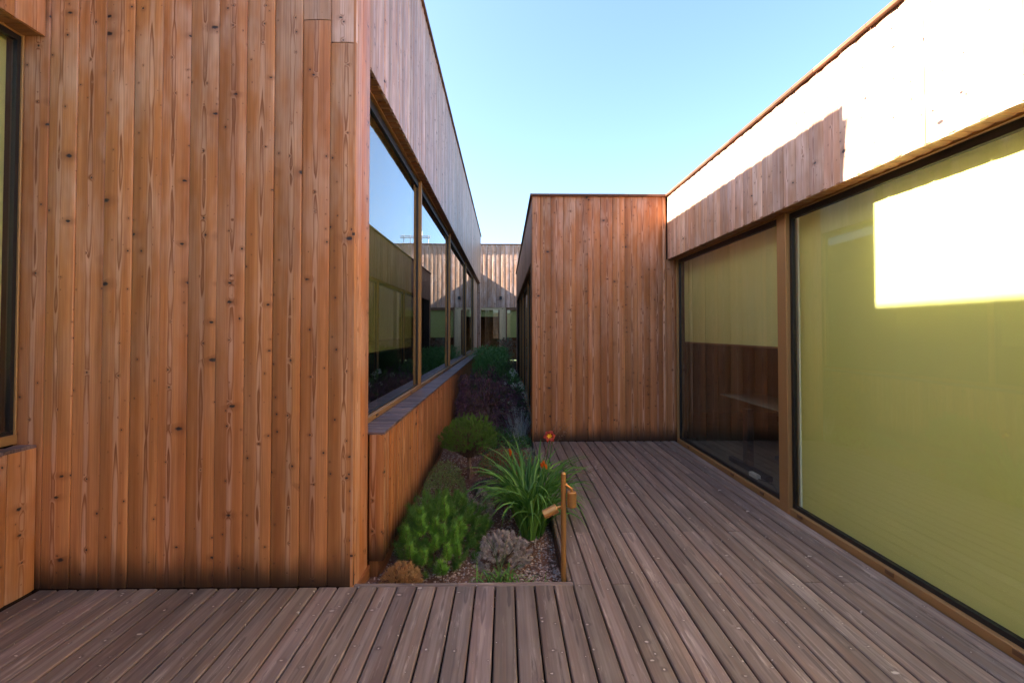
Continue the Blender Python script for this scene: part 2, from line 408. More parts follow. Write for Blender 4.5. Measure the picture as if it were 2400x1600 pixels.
def coping(parent, p, d, length, out, z, pitch=.30, depth=.16, over=.03, indiv=80):
    """row of coping pieces along a roof edge. p start on the face plane, d along, out outward"""
    p, d, out = Vector(p), Vector(d), Vector(out); n = max(1, round(length/pitch)); pitch = length/n; rest = MB()
    for i in range(n):
        a = p+d*(i*pitch+.0012)+out*(over+random.uniform(-.001, .001)); b = p+d*((i+1)*pitch-.0012)-out*depth
        dz = random.uniform(-.0007, .0007)
        lo = (a.x, a.y, z-.010+dz); hi = (b.x, b.y, z+.022+dz)
        if i < indiv: part_box('coping_piece', lo, hi, M['edge'], parent, .004)
        else: rest.box(lo, hi)
    if rest.v: rest.build('coping_pieces_far', M['edge'], parent, 'stuff')

X, Y, Z = Vector((1, 0, 0)), Vector((0, 1, 0)), Vector((0, 0, 1))

def window_x(parent, xg, side, y0, y1, z0, z1, rail=.05, blinds=None, mull0=.03, mull1=.03, label=None, gask=.035, top_g=.035, depth=.05, gl='glass'):
    """one glazed bay in a plane x = xg; side = +1 if the outside is towards +x"""
    m = MB(); s = side; xo = xg+s*depth; xi = xg-s*.03
    m.box((xo, y0, z0), (xi, y1, z0+rail), .004)                     # bottom rail
    hm = MB(); hm.box((xo-s*.004, y0+(mull0 or .002), z1-.02), (xi, y1-(mull1 or .002), z1+.001))
    if mull0: m.box((xo, y0, z0+rail), (xi, y0+mull0, z1), .003)
    if mull1: m.box((xo, y1-mull1, z0+rail), (xi, y1, z1), .003)
    f = m.build('window', M['bronze'], parent); hm.build('head_rail', M['bronze'], f)
    ya, yb, za, zb = y0+mull0, y1-mull1, z0+rail, z1-.02
    q = MB(); xa, xb = xg+s*.018, xg-s*.018
    q.box((xa, ya, za), (xb, yb, za+gask)); q.box((xa, ya, zb-top_g), (xb, yb, zb))
    q.box((xa-s*.001, ya, za+gask), (xb, ya+gask, zb-top_g)); q.box((xa-s*.001, yb-gask, za+gask), (xb, yb, zb-top_g))
    q.build('gasket', M['gasket'], f)
    part_box('pane', (xg-.004, ya+gask, za+gask), (xg+.004, yb-gask, zb-top_g), M[gl], f)
    if blinds is not None:
        xbz = xg-s*.065
        b = MB(); b.box((xbz-.0012, ya+.01, blinds), (xbz+.0012, yb-.01, zb+.02)); b.build('blind', M['blind'], f)
        if blinds > z0+.3:
            part_box('blind_hem_bar', (xbz-.006, ya+.01, blinds-.018), (xbz+.006, yb-.01, blinds), M['bronze_dark'], f)
    return f

# ------------------------------------------------------------------ levels
ZR, ZSOF, ZSILL = 5.36, 3.47, .90        # tall block: roof, soffit, sill
ZR2, ZS2 = 3.60, 2.66                    # low block
GZ = -.12                                # bed level
YF = 2.905                               # front face of the tall block
XL, XG, XB = -.952, -1.09, -.848         # its east face, its glass, the sill box face

# ------------------------------------------------------------------ ground
me = mesh_from('ground', [(-800, -800, -.35), (800, -800, -.35), (800, 800, -.35), (-800, 800, -.35)], [(0, 1, 2, 3)], M['ground'])
o = link('ground', me); o['kind'] = 'structure'
# bed soil, gently uneven
nx, ny = 26, 340
vs = []; fs = []
for j in range(ny+1):
    for i in range(nx+1):
        x = -1.2+i*(1.66/nx); y = 2.84+j*(17.1/ny)
        vs.append((x, y, GZ+.018*math.sin(x*7+y*3)+.014*math.sin(y*11-x*5)+random.uniform(-.006, .006)))
for j in range(ny):
    for i in range(nx):
        a = j*(nx+1)+i; fs.append((a, a+1, a+nx+2, a+nx+1))
o = link('planting_bed_soil', mesh_from('soil', vs, fs, M['soil'], smooth=True)); o['kind'] = 'structure'

# deck: dark joists below, every board its own part
def deck():
    m = MB()
    m.box((-3.1, -3.2, -.30), (.395, YF+.02, -.10)); m.box((.46, -3.2, -.301), (2.6, 6.72, -.101))
    d = m.build('deck', M['core'], None); d['kind'] = 'structure'
    P = .1233; L0 = .4325
    xs = [L0-P*k for k in range(1, 29)]
    def bd(x, y0, y1, w=P):
        put_board('deck_board', (x, y0+.0015, 0), X, Z, Y, w, y1-y0-.003, M['deck'], d, t=.028, gap=.0048, tilt=.35)
    for k, x in enumerate(xs):
        xm = x+P/2
        if xm < -2.95: break
        js = sorted(random.sample([-1.9, -1.15, -.4, .35, 1.1], 1)); ys = [-3.2]+js+[YF-.004]
        for a, b in zip(ys[:-1], ys[1:]): bd(xm, a, b)
    joints = [2.91, 3.66, 4.39, 5.14]
    x = L0; k = 0
    while x < 2.50:
        w = min(P, 2.502-x)
        if w < .03: break
        near = [-1.6, -.1, 1.4][k % 3]
        mid = [2.91, 3.66, 2.91, 4.39, 3.66, 2.91, 5.14][k % 7]
        ys = [-3.2, near, mid, 6.665]
        for a, b in zip(ys[:-1], ys[1:]): bd(x+w/2, a, b, w)
        x += P; k += 1
    # edging boards round the bed
    put_board('edge_board', (-.30, YF+.024, -.001), Y, Z, X, .042, .735, M['deck'], d, t=.03, jitter=False)
    put_board('edge_board', (XL-.0, YF+.024, -.001), Y, Z, X, .042, .648, M['deck'], d, t=.03, jitter=False)
    put_board('edge_board', (.418, YF+.046, -.001), X, Z, Y, .028, 3.74, M['deck'], d, t=.03, jitter=False)
    part_box('edge_fascia', (.396, YF+.06, -.20), (.405, 6.66, -.032), M['dark_wood'], d)
    part_box('edge_fascia', (XL+.01, YF+.022, -.20), (.395, YF+.034, -.032), M['dark_wood'], d)
    return d
deck()

# ------------------------------------------------------------------ tall block on the left
def tall_block():
    t = thing('timber_building', 'tall larch-clad block left of the planting bed with a long ribbon window', 'building', (-2, 3, 0))
    wf = part_box('wall', (-7, YF+.022, -.2), (XL-.022, YF+.20, ZR-.03), M['core'], t)
    edges = [-.952, -1.12, -1.297, -1.475, -1.652, -1.83, -2.007, -2.185, -2.362, -2.54, -2.717, -2.895, -3.08]
    joints = {0: 3.455, 1: 3.60}
    for i in range(len(edges)-1):
        a, b = edges[i], edges[i+1]; c = (a+b)/2; w = a-b
        segs = [(0, ZR)] if i not in joints else [(0, joints[i]), (joints[i], ZR)]
        for z0, z1 in segs:
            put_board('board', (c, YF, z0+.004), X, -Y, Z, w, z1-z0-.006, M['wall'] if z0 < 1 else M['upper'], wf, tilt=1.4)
    # return face towards the bed
    wr = part_box('return_wall', (XL-.022, YF+.024, -.2), (-1.25, 3.215, ZR-.03), M['core'], t)
    for (ya, yb) in ((YF, 3.04), (3.04, 3.22)):
        put_board('board', (XL, (ya+yb)/2, -.10), Y, X, Z, yb-ya, ZR+.09, M['wall_clean'], wr, tilt=.6)  # lighter larch here stands in for light bounced onto this face
    part_box('base_board', (XL+.001, YF+.05, -.19), (XL+.012, 3.215, -.02), M['soffit'], wr)
    # fascia over the window
    fa = part_box('fascia', (XL-.022, 3.222, ZSOF+.02), (-1.30, 17.98, ZR-.031), M['core'], t)
    run('board', (XL, 3.222, ZSOF), Y, X, Z, .123, 120, ZR-ZSOF-.004, M['upper'], fa, indiv=52, tilt=2.4)
    sf = part_box('soffit', (XL-.024, 3.224, ZSOF+.012), (-1.16, 17.8, ZSOF+.018), M['core'], t)
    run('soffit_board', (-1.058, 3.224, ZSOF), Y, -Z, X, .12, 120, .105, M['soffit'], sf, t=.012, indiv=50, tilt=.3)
    # end of the block
    we = part_box('end_wall', (-3.0, 17.98-.02, -.2), (XL-.03, 17.98, ZR-.032), M['core'], t)
    # sill box
    sb = part_box('sill_box', (XB-.022, 3.242, .002), (-1.12, 17.6, ZSILL-.022), M['core'], t)
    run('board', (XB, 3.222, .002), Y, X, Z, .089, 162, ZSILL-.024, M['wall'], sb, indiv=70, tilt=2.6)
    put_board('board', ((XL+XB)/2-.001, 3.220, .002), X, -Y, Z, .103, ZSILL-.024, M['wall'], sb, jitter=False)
    put_board('board', (-1.0, 17.6, .9), Y, X, Z, .01, .01, M['wall'], sb, jitter=False)
    part_box('plinth', (-.885, 3.25, -.22), (-.93, 17.6, 0), M['soffit'], t)
    part_box('plinth_end', (-.887, 3.236, -.22), (XL+.001, 3.249, -.001), M['soffit'], t)
    sl = part_box('sill', (XB-.01, 3.23, ZSILL-.022), (-1.10, 17.6, ZSILL-.0205), M['core'], t)
    run('sill_board', (-1.045, 3.218, ZSILL), Y, Z, X, .094, 153, .203, M['sill'], sl, gap=.0014, indiv=75, tilt=.8)
    # windows
    ms = [3.20, 5.67, 8.68, 12.24, 15.24]
    for i in range(4):
        window_x(t, XG, 1, ms[i]+(.0165 if i else 0), ms[i+1]-.0165, ZSILL, ZSOF+.012, blinds=(1.42 if i == 0 else None),
                 mull0=.010 if i else .02, mull1=.010, gask=.012, top_g=.075, rail=.045, gl='glass_solar')
        if i < 3:
            part_box('mullion', (XG+.052, ms[i+1]-.0155, ZSILL+.001), (XG-.03, ms[i+1]+.0155, ZSOF+.010), M['bronze'], t)
    for i in range(9):
        yv = 3.7+i*1.35
        part_box('vent_cap', (XG+.051, yv, ZSILL+.018), (XG+.058, yv+.05, ZSILL+.032), M['bronze_dark'], t)
    # jamb at the far end
    wj = part_box('jamb_wall', (XG-.01, 15.24, ZSILL), (-1.3, 17.6, ZSOF+.01), M['core'], t)
    run('board', (XG+.012, 15.242, ZSILL), Y, X, Z, .18, 13, ZSOF-ZSILL, M['upper'], wj)
    wk = part_box('jamb_pier', (XL-.022, 17.622, -.2), (-1.3, 17.955, ZSOF+.01), M['core'], t)
    put_board('board', ((XL+XG)/2, 17.60, .0), X, -Y, Z, .138, ZSOF, M['upper'], wk)
    put_board('board', (XL, 17.79, .0), Y, X, Z, .36, ZSOF, M['upper'], wk)
    # roof and rooms
    r = part_box('roof', (-7, YF+.2, ZR-.25), (XL-.03, 17.95, ZR-.06), M['roof'], t)
    coping(r, (XL, YF, ZR), Y, 15.1, X, ZR, over=.03, indiv=50)
    coping(r, (XL-.15, YF, ZR), -X, 6.0, -Y, ZR, over=.05, indiv=14)
    m = MB(); m.box((-7, 3.22, .0), (-1.13, 17.9, .02)); m.build('room_floor', M['room_floor'], t)
    m = MB(); m.box((-6.05, 3.07, .02), (-6, 17.9, 3.6)); m.box((-6, 3.07, 3.55), (-1.32, 17.9, 3.58)); m.box((-6, 17.7, .02), (-1.32, 17.75, 3.55))
    m.box((-6, 8.6, .02), (-2.4, 8.7, 3.55)); m.build('room_wall', M['room'], t)
    return t
tall_block()

# ------------------------------------------------------------------ wing at the far left edge of the picture
def left_wing():
    t = thing('timber_wing', 'larch-clad wing at the left edge of the photo with a yellow blind behind its window', 'building', (-3.5, 0, 0))
    XW = -2.912
    wb = part_box('sill_box', (XW-.022, -4, -.2), (-3.10, YF-.005, ZSILL-.022), M['core'], t)
    run('board', (XW, YF-.004, .004), -Y, X, Z, .17, 22, ZSILL-.026, M['wall_clean'], wb, indiv=12, tilt=.8)
    sl = part_box('sill', (XW-.01, -4, ZSILL-.022), (-3.10, YF-.006, ZSILL-.0205), M['core'], t)
    run('sill_board', (-3.015+.0, YF-.004, ZSILL), -Y, Z, X, .094, 60, .095, M['sill'], sl, indiv=30)
    fa = part_box('fascia', (XW-.022, -4, ZSOF+.02), (-3.3, YF-.005, ZR-.03), M['core'], t)
    run('board', (XW, YF-.004, ZSOF), -Y, X, Z, .18, 36, ZR-ZSOF-.004, M['wall_clean'], fa, indiv=20)
    sf = part_box('soffit', (XW-.024, -4, ZSOF+.012), (-3.2, YF-.006, ZSOF+.018), M['core'], t)
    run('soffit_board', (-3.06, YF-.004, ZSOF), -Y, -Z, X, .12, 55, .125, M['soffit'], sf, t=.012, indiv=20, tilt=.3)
    ys = [YF-.002, .2, -2.4]
    window_x(t, -3.075, 1, ys[1]+.02, ys[0], ZSILL, ZSOF+.012, blinds=1.36, mull0=.022, mull1=.012, gask=.022, top_g=.035, rail=.06, depth=.03)
    window_x(t, -3.075, 1, ys[2], ys[1]-.02, ZSILL, ZSOF+.012, blinds=1.36, mull0=.022, mull1=.022, gask=.022, top_g=.035, rail=.06, depth=.03)
    part_box('vent_cap', (-3.044, 2.55, ZSILL+.02), (-3.036, 2.62, ZSILL+.04), M['bronze_dark'], t)
    r = part_box('roof', (-9, -4, ZR-.25), (XW-.03, YF-.01, ZR-.06), M['roof'], t)
    coping(r, (XW, YF-.01, ZR), -Y, 6.8, X, ZR, over=.03, indiv=12)
    m = MB(); m.box((-8, -4, -.0), (-3.11, YF+.01, .02)); m.build('room_floor', M['room_floor'], t)
    m = MB(); m.box((-7.05, -4, .02), (-7, YF, ZR-.26)); m.box((-7, -4.05, -.2), (-3.3, -4, ZR-.26)); m.build('room_wall', M['room'], t)
left_wing()

# ------------------------------------------------------------------ low block in the middle
def middle_block():
    t = thing('low_timber_block', 'low larch-clad block in the middle, facing the deck, with a blank board wall', 'building', (1.4, 6.7, 0))
    XM = .40; Y0, Y1 = 6.67, 15.8
    wf = part_box('wall', (XM+.022, Y0+.022, -.2), (2.56, Y0+.16, ZR2-.03), M['core'], t)
    e = [.40, .52, .678, .863, 1.043, 1.225, 1.41, 1.59, 1.77, 1.955, 2.14, 2.387, 2.545]
    for a, b in zip(e[:-1], e[1:]):
        if b-a > .2:
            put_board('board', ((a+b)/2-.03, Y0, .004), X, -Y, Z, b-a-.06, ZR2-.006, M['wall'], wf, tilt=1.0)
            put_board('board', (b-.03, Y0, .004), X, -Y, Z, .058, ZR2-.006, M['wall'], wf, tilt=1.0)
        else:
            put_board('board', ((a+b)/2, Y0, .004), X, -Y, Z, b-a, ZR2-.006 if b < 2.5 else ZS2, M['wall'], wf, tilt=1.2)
    ws = part_box('side_wall', (XM+.022, Y0+.024, -.2), (XM+.2, 7.08, ZR2-.031), M['core'], t)
    for a, b in ((Y0+.0, 6.88), (6.88, 7.10)):
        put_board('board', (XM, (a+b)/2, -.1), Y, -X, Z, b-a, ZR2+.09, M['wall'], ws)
    fa = part_box('fascia', (XM+.022, 7.10, ZS2+.02), (XM+.3, Y1, ZR2-.03), M['core'], t)
    run('board', (XM, 7.10, ZS2), Y, -X, Z, .145, 60, ZR2-ZS2-.004, M['upper'], fa, indiv=30)
    sf = part_box('soffit', (XM+.024, 7.1, ZS2+.012), (XM+.2, Y1-.02, ZS2+.018), M['core'], t)
    run('soffit_board', (XM, 7.1, ZS2), Y, -Z, X, .12, 72, .12, M['soffit'], sf, t=.012, indiv=20)
    ms = [7.10, 9.6, 12.1, 14.6]
    for i in range(3):
        window_x(t, XM+.125, -1, ms[i], ms[i+1]-.003, -.02, ZS2+.012, blinds=1.42, mull0=.03, mull1=.03, gask=.03, top_g=.05)
    wj = part_box('end_jamb', (XM+.024, 14.62, -.2), (XM+.4, Y1-.02, ZS2+.01), M['core'], t)
    put_board('board', (XM, 15.70, -.1), Y, -X, Z, .2, ZS2+.1, M['upper'], wj)
    put_board('board', (XM+.08, 14.7, -.1), Y, -X, Z, .2, ZS2+.1, M['upper'], wj)
    put_board('board', (XM+.08, 14.95, -.1), Y, -X, Z, .2, ZS2+.1, M['upper'], wj)
    we = part_box('end_wall', (XM+.03, Y1-.02, -.2), (8, Y1, ZR2-.03), M['core'], t)
    r = part_box('roof', (XM+.03, Y0+.16, ZR2-.22), (2.40, Y1-.02, ZR2-.06), M['roof'], t)
    coping(r, (XM-.03, Y0, ZR2), X, 2.004, -Y, ZR2, over=.05)
    coping(r, (XM, Y0+.17, ZR2), Y, 8.9, -X, ZR2, over=.03, indiv=30)
    m = MB(); m.box((XM+.14, Y0+.16, -.02), (2.9, Y1-.02, 0)); m.build('room_floor', M['room_floor'], t)
    m = MB(); m.box((2.9, 7.3, 0), (2.95, Y1-.02, ZS2+.1)); m.box((XM+.31, Y0+.16, ZS2+.05), (2.9, Y1-.02, ZS2+.08)); m.build('room_wall', M['room'], t)
middle_block()

# ------------------------------------------------------------------ glazed wing on the right
def right_wing():
    t = thing('glazed_timber_wing', 'long wing on the right with floor-length windows, yellow blinds and a sunlit larch fascia', 'building', (2.6, 3, 0))
    XR, XGR = 2.394, 2.555; YE = 6.665
    fa = part_box('fascia', (XR+.022, -4, ZS2+.02), (XR+.35, YE, ZR2-.03), M['core'], t)
    run('board', (XR, YE, ZS2), -Y, -X, Z, .165, 64, ZR2-ZS2-.004, M['upper'], fa, tilt=.6, gap=.0016)
    sf = part_box('soffit', (XR+.024, -4, ZS2+.012), (XR+.25, YE-.001, ZS2+.018), M['core'], t)
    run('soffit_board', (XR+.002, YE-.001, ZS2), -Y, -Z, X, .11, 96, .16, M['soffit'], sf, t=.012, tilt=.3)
    ms = [6.62, 4.07, .9, -2.2]
    for i in range(3):
        window_x(t, XGR, -1, ms[i+1]+.0675, ms[i]-(.0675 if i else 0), -.01, ZS2+.008, blinds=1.455 if i == 0 else .03, mull0=0, mull1=0 if i else .022,
                 rail=.060, gask=.030, top_g=.05, depth=.05)
        part_box('mullion', (XGR-.055, ms[i+1]-.0665, -.009), (XGR+.04, ms[i+1]+.0665, ZS2+.006), M['bronze'], t, .004)
    for yv in (6.2, 5.0, 4.42, 3.85, 2.95, 2.2, 1.5):
        part_box('vent_cap', (XGR-.051, yv-.03, .020), (XGR-.060, yv+.03, .045), M['bronze_dark'], t)
    pj = part_box('corner_jamb', (XGR-.02, 6.622, -.2), (XGR+.1, 6.66, ZS2), M['core'], t)
    r = part_box('roof', (XR+.03, -4, ZR2-.22), (9, 6.8, ZR2-.06), M['roof'], t)
    coping(r, (XR, YE+.12, ZR2), -Y, 10.6, -X, ZR2, pitch=.26, over=.03)
    m = MB(); m.box((XGR-.02, -4, -.05), (8, 15.5, -.012)); m.build('room_floor', M['room_floor'], t)
    m = MB(); m.box((7, 4.1, 0), (7.05, 15.5, ZS2+.4)); m.box((2.75, 4.09, ZS2+.05), (7, 15.5, ZS2+.08))
    m.box((2.96, 9.0, 0), (7, 9.1, ZS2+.05)); m.build('room_wall', M['room'], t)
    m = MB(); m.box((2.63, 4.035, -.011), (7, 4.085, ZS2+.05)); m.box((2.75, -4, ZS2+.051), (7, 4.034, ZS2+.08)); m.box((2.7, -4.05, -.2), (7.05, -4, ZS2+.4)); m.box((7, -4, 0), (7.05, 4.034, .25)); m.box((7, -4, 2.45), (7.05, 4.034, ZS2+.4))
    m.build('white_room_wall', M['white_room'], t)
    window_x(t, 7.02, 1, -3.99, 4.03, .25, 2.45, mull0=.05, mull1=.05)  # unseen far window, added to let skylight in behind the blinds
    m = MB(); m.box((2.64, -3.99, -.011), (6.99, 4.03, -.004)); m.build('pale_floor', M['white_room'], t)
right_wing()

# ------------------------------------------------------------------ building across the end of the bed
def end_building():
    t = thing('end_building', 'larch-clad building closing the far end of the planting bed, pale door surround below its boards', 'building', (0, 20, 0))
    YB = 20.0; ZD = 2.66
    fa = part_box('fascia', (-7, YB+.022, ZD+.02), (6, YB+.3, ZR-.01), M['core'], t)
    run('board', (-7, YB, ZD), X, -Y, Z, .195, 66, ZR+.08-ZD, M['upper'], fa, tilt=1.6, gap=.004)
    sf = part_box('soffit', (-7, YB+.024, ZD+.0), (6, YB+.14, ZD+.018), M['soffit'], t)
    r = part_box('roof', (-7, YB+.3, ZR-.2), (6, YB+9, ZR-.02), M['roof'], t)
    coping(r, (-7, YB, ZR+.08), X, 13, -Y, ZR+.08, over=.05, indiv=44)
    d = part_box('door_surround', (-2.1, YB+.02, -.1), (-1.85, YB+.10, ZD), M['light_wood'], t)
    part_box('jamb', (-.235, YB+.018, -.1), (.04, YB+.10, ZD), M['light_wood'], d)
    part_box('lintel', (-1.85, YB+.022, ZD-.11), (-.235, YB+.10, ZD), M['light_wood'], d)
    def win(x0, x1, blind, name='window'):
        m = MB(); yo, yi = YB+.03, YB+.09
        m.box((x0, yo, -.05), (x1, yi, .02)); m.box((x0, yo+.002, .02), (x0+.04, yi, ZD-.11)); m.box((x1-.04, yo+.002, .02), (x1, yi, ZD-.11)); m.box((x0, yo, ZD-.11), (x1, yi, ZD-.001))
        f = m.build(name, M['bronze_dark'], t)
        part_box('pane', (x0+.04, YB+.06, .02), (x1-.04, YB+.067, ZD-.11), M['glass'], f)
        part_box('blind', (x0+.05, YB+.13, blind), (x1-.05, YB+.133, ZD-.05), M['blind'], f)
    win(-1.84, -.245, 2.26, 'glazed_door')
    win(.05, 1.9, 1.34); win(1.95, 3.8, 1.34); win(-4.0, -2.11, 1.34); win(-5.9, -4.05, 1.34)
    m = MB(); m.box((-7, YB+.02, -.06), (6, YB+6, -.051)); m.build('room_floor', M['room_floor'], t)
    m = MB(); m.box((-7, YB+6, 0), (6, YB+6.1, ZR-.2)); m.box((-7, YB+.31, ZD+.05), (6, YB+6, ZD+.08)); m.box((-7.05, YB+.31, 0), (-7, YB+6, ZR-.2)); m.box((6, YB+.31, 0), (6.05, YB+6, ZR-.2))
    m.build('room_wall', M['dark_wood'], t)
end_building()
def far_wing():
    t = thing('far_left_wing', 'set-back larch wall beyond the far end of the tall block', 'building', (-3, 19, 0))
    w = part_box('wall', (-3.3, 17.99, -.2), (-2.892, 19.99, ZR-.03), M['core'], t)
    run('board', (-2.87, 17.99, 0), Y, X, Z, .18, 11, ZR, M['upper'], w)
far_wing()

# ------------------------------------------------------------------ small fittings
def wall_lamp(x, z):
    t = thing('wall_lamp', 'small black cube lamp on the far board wall, above the pale door surround', 'lamp', (x, 20, z))
    m = MB(); m.box((x-.03, 19.97, z-.05), (x+.03, 19.998, z+.05)); m.build('back_plate', M['black'], t)
    m = MB(); m.tube((x, 19.97, z), (x, 19.93, z), .015); m.build('bracket', M['black'], t)
    m = MB(); m.box((x-.055, 19.82, z-.09), (x+.055, 19.93, z+.05), .008); m.build('lamp_head', M['black'], t)
wall_lamp(-.18, 3.09)
def scaffold():
    t = thing('scaffold_rail', 'galvanised tube guard rail on the far roof, mirrored in the ribbon window', 'scaffold', (2, 21.5, ZR))
    for x in (1.45, 1.75, 2.3, 2.6): m = MB(); m.tube((x, 21.5, ZR-.05), (x, 21.5, 6.35 if x in (1.75,) else 6.15), .024); m.build('upright', M['steel'], t)
    for z in (5.75, 6.02, 6.1): m = MB(); m.tube((1.35, 21.46, z), (2.75, 21.46, z), .024); m.build('rail', M['steel'], t)
scaffold()

def spot_post():
    px, py = .383, 2.985
    t = thing('garden_spotlight', 'brass garden light post with two cylinder spot heads at the corner of the planting bed', 'light post', (px, py, GZ))
    m = MB(); r = .0168; H = .685
    m.lathe((px, py, GZ-.05), (px, py, 2), [(0, r), (.05-GZ+H-.05, r), (.05-GZ+H-.049, r*.93), (.05-GZ+H-.045, r*.93), (.05-GZ+H-.044, r), (.05-GZ+H-.012, r), (.05-GZ+H-.004, r*.75), (.05-GZ+H, r*.3)])
    m.build('post', M['brass'], t, smooth=False)
    def head(piv, c, axis, L, R, ends):
        axis = Vector(axis).normalized(); c = Vector(c)
        a, b = c-axis*L/2, c+axis*L/2
        m = MB(); m.lathe(a, b, [(0, R*.90), (.003, R), (L*.52, R), (L*.525, R*.975), (L*.535, R*.975), (L*.54, R), (L-.003, R), (L, R*.93), (L-.001, R*.80), (L-.012, R*.78)], 28)
        h = m.build('spot_head', M['brass'], t)
        m = MB(); m.lathe(b-axis*.0125, b, [(0, R*.77), (.001, R*.77)], 24); m.build('lens', M['black'], h)
        m = MB(); k = a-axis*.018
        m.tube(Vector(piv), k, .0075); m.tube(k-axis*.006, a+axis*.002, .0085); m.lathe(Vector(piv)-Vector((.0, 0, 0)), k, [(0, .011), (.01, .011)], 14)
        m.build('knuckle', M['brass'], t)
    head((px+.012, py-.004, .605), (px+.052, py-.012, .512), (0, 0, -1), .098, .030, 0)
    head((px-.014, py-.004, .455), (px-.088, py-.015, .436), (-.84, -.05, -.40), .098, .029, 0)
spot_post()

def desk():
    t = thing('office_desk', 'dark desk with foot beam behind the first window of the right wing', 'desk', (2.85, 5.3, 0))
    m = MB(); m.box((3.02, 4.95, .716), (3.6, 6.35, .728), .003); m.build('desk_top', M['room'], t)
    m = MB(); m.box((2.80, 5.24, .05), (2.88, 5.34, .70), .006); m.build('leg', M['black'], t)
    m = MB(); m.box((2.80, 4.86, -.01), (2.87, 5.68, .05), .01); m.build('foot', M['black'], t)
    m = MB(); m.box((3.38, 5.24, .0), (3.46, 5.34, .70), .006); m.build('leg', M['black'], t)
    m = MB(); m.box((3.38, 4.86, -.01), (3.45, 5.68, .05), .01); m.build('foot', M['black'], t)
    o = part_box('power_strip', (2.74, 4.95, -.010), (2.79, 5.10, .035), M['white'], None, .006); tag(o, 'small pale power strip lying by the desk foot behind the glass', 'power strip')
    m = MB(); pts = [Vector((2.765+.05*math.sin(i*.9), 4.95-.09*i, -.005)) for i in range(9)]
    for a, b in zip(pts[:-1], pts[1:]): m.tube(a, b, .005, n=6)
    o = m.build('power_cable', M['black']); tag(o, 'thin black cable trailing on the floor behind the glass beside the bronze mullion', 'cable')
    c = thing('office_chair', 'dark swivel chair behind the desk inside the right wing', 'chair', (3.45, 5.75, 0)); cx, cyy = 3.75, 5.6
    for k in range(5):
        a = 2*math.pi*k/5+.3; e = (cx+.30*math.cos(a), cyy+.30*math.sin(a), .06)
        m = MB(); m.tube((cx, cyy, .10), e, .022, .014, 8); m.build('base_arm', M['black'], c)
        m = MB(); m.tube((e[0]-.012, e[1], .02), (e[0]+.012, e[1], .02), .03, n=12); m.build('caster', M['black'], c)
    m = MB(); m.tube((cx, cyy, .08), (cx, cyy, .44), .025); m.build('column', M['black'], c)
    m = MB(); m.box((cx-.24, cyy-.24, .44), (cx+.24, cyy+.24, .51), .03); m.build('seat', M['black'], c)
    m = MB(); m.box((cx+.2, cyy-.22, .6), (cx+.26, cyy+.22, 1.05), .02); m.build('backrest', M['black'], c)
desk()

# ------------------------------------------------------------------ planting
class Leaves:
    """many small triangles / ribbons gathered into one foliage mesh"""
    def __init__(s): s.v = []; s.f = []; s.r = []
    def tri(s, a, b, c, r):
        n = len(s.v); s.v += [a, b, c]; s.f.append((n, n+1, n+2)); s.r += [r]*3
    def needle(s, p, d, L, w, r):
        sx = d[1]*.3-d[2]*.9+.01; sy = d[2]*.3-d[0]*.3+.02; sz = d[0]*.9-d[1]*.3
        q = math.sqrt(sx*sx+sy*sy+sz*sz); k = w/2/q
        s.tri((p[0]-sx*k, p[1]-sy*k, p[2]-sz*k), (p[0]+sx*k, p[1]+sy*k, p[2]+sz*k), (p[0]+d[0]*L, p[1]+d[1]*L, p[2]+d[2]*L), r)
    def leaf(s, p, d, L, w, r, up=None):
        """folded pointed leaf: four corners and a mid rib, two quads"""
        d = Vector(d).normalized(); a = d.cross(Vector(up) if up is not None else Vector((random.gauss(0, 1), random.gauss(0, 1), random.gauss(0, 1))))
        if a.length < 1e-3: a = d.orthogonal()
        a.normalize(); nrm = a.cross(d); p = Vector(p); n = len(s.v)
        m = p+d*L*.45
        s.v += [tuple(p), tuple(m+a*w/2+nrm*w*.15), tuple(p+d*L), tuple(m-a*w/2+nrm*w*.15)]
        s.f += [(n, n+1, n+2), (n, n+2, n+3)]; s.r += [r]*4
    def strap(s, p, az, L, w, lean, droop, r, segs=7):
        """long arching strap leaf"""
        p = Vector(p); el = math.pi/2-lean; h = Vector((math.cos(az), math.sin(az), 0)); side = Vector((-h.y, h.x, 0))
        n = len(s.v); st = L/segs; tw = random.uniform(-.25, .25)
        for i in range(segs+1):
            t = i/segs; ww = w*(1-t**2.2)*(.75+.5*min(1, t*3))*.7+.0006
            sd = (side*math.cos(tw*t*3)+Z*math.sin(tw*t*3))
            c = p-Z*.0; nn = Vector((-math.sin(el)*h.x, -math.sin(el)*h.y, math.cos(el)))
            s.v += [tuple(c-sd*ww/2+nn*ww*.22), tuple(c), tuple(c+sd*ww/2+nn*ww*.22)]; s.r += [r]*3
            p = p+(h*math.cos(el)+Z*math.sin(el))*st
            el -= droop*(.4+t*1.3)/segs
        for i in range(segs):
            a = n+i*3; s.f += [(a, a+1, a+4, a+3), (a+1, a+2, a+5, a+4)]
    def build(s, name, mat, parent=None, kind=None):
        o = link(name, mesh_from(name, s.v, s.f, mat, None, s.r), parent)
        if kind: o['kind'] = kind
        return o
def rdir(zmin=-1.0):
    while True:
        z = random.uniform(zmin, 1); a = random.uniform(0, 2*math.pi); q = math.sqrt(1-z*z)
        return Vector((q*math.cos(a), q*math.sin(a), z))
